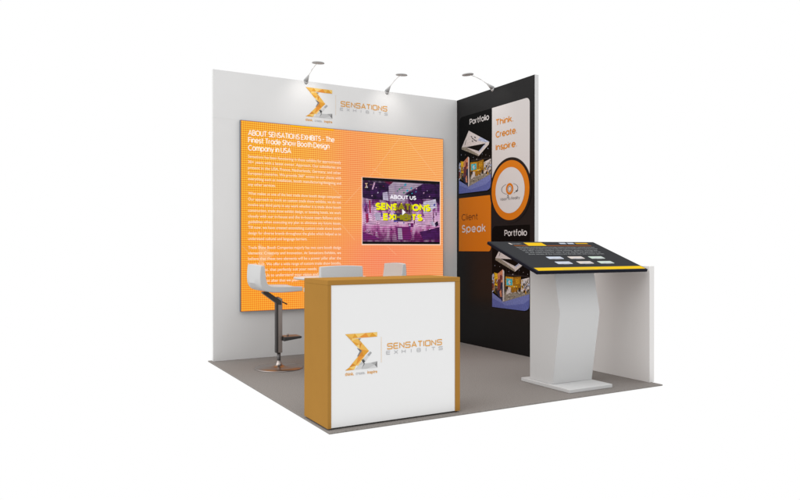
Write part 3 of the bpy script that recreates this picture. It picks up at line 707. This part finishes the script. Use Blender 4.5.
put('screen_banner', bm, [glow('kiosk_yellow', (252,206,24), .95), glow('kiosk_orange', (150,84,30), .9), glow('kiosk_amber', (226,176,30), .95), glow('kiosk_dim_yellow', (214,190,70), .95)], ks)
bm = bmesh.new()
KL = ['Sensations Exhibits is one of the finest trade show booth design companies in the USA and gives a custom booth to every brand', 'Our team of designers and builders looks after each detail of the stand from the first sketch to the last day of the show', 'We offer custom exhibits, rental exhibits, graphics, storage and', 'on site supervision for each of our clients and partners in all', 'show venues of the country and abroad with one contact person']
for i, s in enumerate(KL):
    write(bm, FK, s, .200, .520-i*.041, .022, .002, width=(.90 if i < 2 else .86), bold=.012)
put('screen_text', bm, glow('kiosk_text_grey', (168,170,172), .9), ks); bm = bmesh.new()
write(bm, FK, 'EXHIBITS', .225, .605, .018, .002, width=.09, bold=.02)
put('screen_title', bm, glow('kiosk_title_grey', (168,170,172), .9), ks)
KP = [glow('kiosk_ice', (214,222,236), .95), glow('kiosk_cream', (232,222,214), .95), glow('kiosk_mint', (214,230,218), .95), glow('kiosk_caption', (120,122,124), .9), glow('kiosk_soft', (206,204,214), .95)]
for i, (u, v) in enumerate(((.335,.252), (.572,.252), (.808,.250), (.335,.140), (.572,.140), (.808,.138))):
    bm = bmesh.new(); FK.poly(bm, rounded(u, v, u+.162, v+.054, tl=.008, tr=.008, br=.008, bl=.008, n=3), .002, i % 3); FK.rect(bm, u+.05, v-.012, u+.11, v-.004, .002, 3)
    FK.poly(bm, [(u+.02, v+.006), (u+.07, v+.028), (u+.10, v+.014), (u+.15, v+.032), (u+.15, v+.006)], .0026, 4); put('screen_picture', bm, KP, ks)
for u in (.768, .865): bm = bmesh.new(); FK.rect(bm, u, .616, u+.075, .645, .002, 0); put('screen_tab', bm, KP, ks)
bm = bmesh.new(); FK.poly(bm, [(.186,.634), (.205,.634), (.215,.597), (.192,.597)], .002, 1)
put('screen_emblem', bm, KP, ks)

# ================================================================ spot lamps
def lamp(px, py, dx, dy, label, power):
    r = empty('spot_lamp', (px, py, H), label, 'lamp', 'long-armed spot lamps along the wall tops')
    R = lambda a, s, z: Vector((px+dx*a-dy*s, py+dy*a+dx*s, z))     # a = out from the wall, s = along it
    bm = bmesh.new()
    tube(bm, R(-.02, 0, H-.015), R(.0, 0, H+.004), .030, .026, n=20); tube(bm, R(.0, 0, H+.004), R(.075, 0, H+.045), .026, .008, n=20); put('clamp', bm, M['lamp'], r)
    bm = bmesh.new(); pts = [R(.07, 0, H+.042), R(.16, 0, H+.082), R(.25, 0, H+.108), R(.325, 0, H+.118)]
    for a, b in zip(pts, pts[1:]): tube(bm, a, b, .0042, n=10)
    put('arm', bm, M['lamp_arm'], r)
    bm = bmesh.new(); c = R(.345, 0, H+.122)
    prof = [(0, .008), (.035, .007), (.060, .002), (.067, -.006), (.064, -.011), (.04, -.012), (0, -.012)]
    lathe(bm, (0, 0, 0), prof, 32)
    rot = Matrix.Translation(c) @ Matrix.Rotation(math.radians(-6), 4, Vector((-dy, dx, 0)).cross(Vector((0,0,0))) if False else Vector((dy, -dx, 0)))
    bm.transform(rot)
    hd = put('lamp_head', bm, M['lamp'], r, smooth=True)
    ld = bpy.data.lights.new('spot', 'SPOT'); ld.energy = power; ld.spot_size = math.radians(95); ld.spot_blend = 1; ld.shadow_soft_size = .04; ld.color = (1, .96, .92)
    lo = bpy.data.objects.new('bulb', ld); COL.objects.link(lo); lo.parent = r
    p = R(.33, 0, H+.085); lo.location = p-Vector(r.location)
    lo.rotation_euler = (R(.0, 0, 2.72)-p).to_track_quat('-Z', 'Y').to_euler()
lamp(-1.989, 0, 0, -1, 'slim grey spot lamp leaning out above the sigma emblem, leftmost of three', 3.2)
lamp(-.983, 0, 0, -1, 'slim grey spot lamp on the white wall to the right of the gold lettering', 3.2)
lamp(0, -.722, -1, 0, 'slim grey spot lamp clamped on top of the black side wall', 3.2)

# ================================================================ light, camera
w = bpy.data.worlds.new('World'); scene.world = w; w.use_nodes = True
nt = w.node_tree; g = NG(nt); tc = nt.nodes.new('ShaderNodeTexCoord'); sp = nt.nodes.new('ShaderNodeSeparateXYZ'); nt.links.new(tc.outputs['Generated'], sp.inputs[0])
mr = nt.nodes.new('ShaderNodeMapRange'); mr.inputs['From Min'].default_value = .35; mr.inputs['From Max'].default_value = .95; mr.inputs['To Min'].default_value = 1.0; mr.inputs['To Max'].default_value = 2.05
nt.links.new(sp.outputs[2], mr.inputs['Value']); nt.links.new(mr.outputs[0], nt.nodes['Background'].inputs[1])
nt.nodes['Background'].inputs[0].default_value = (1, 1, 1, 1)
sd = bpy.data.lights.new('added_fill_light', 'SUN'); sd.energy = 1.0; sd.angle = math.radians(60); so = bpy.data.objects.new('added_fill_light', sd); COL.objects.link(so)  # fill added from the left to brighten the low wall's inner face
so.location = (-8, -1.5, 6); so.rotation_euler = Vector((1, 0, -.75)).to_track_quat('-Z', 'Y').to_euler()

cd = bpy.data.cameras.new('camera'); cam = bpy.data.objects.new('camera', cd); COL.objects.link(cam)
cd.sensor_width = 36; cd.sensor_fit = 'HORIZONTAL'; cd.lens = 676.472*36/800; cd.clip_end = 200; cd.clip_start = .05
cam.location = (-4.72813, -6.95566, 1.15821)
cam.rotation_euler = (math.radians(90-.1651), 0, math.radians(-29.3976))
scene.camera = cam
scene.view_settings.view_transform = 'Standard'; scene.view_settings.look = 'None'; scene.view_settings.exposure = 0; scene.view_settings.gamma = 1
scene.cycles.max_bounces = 8
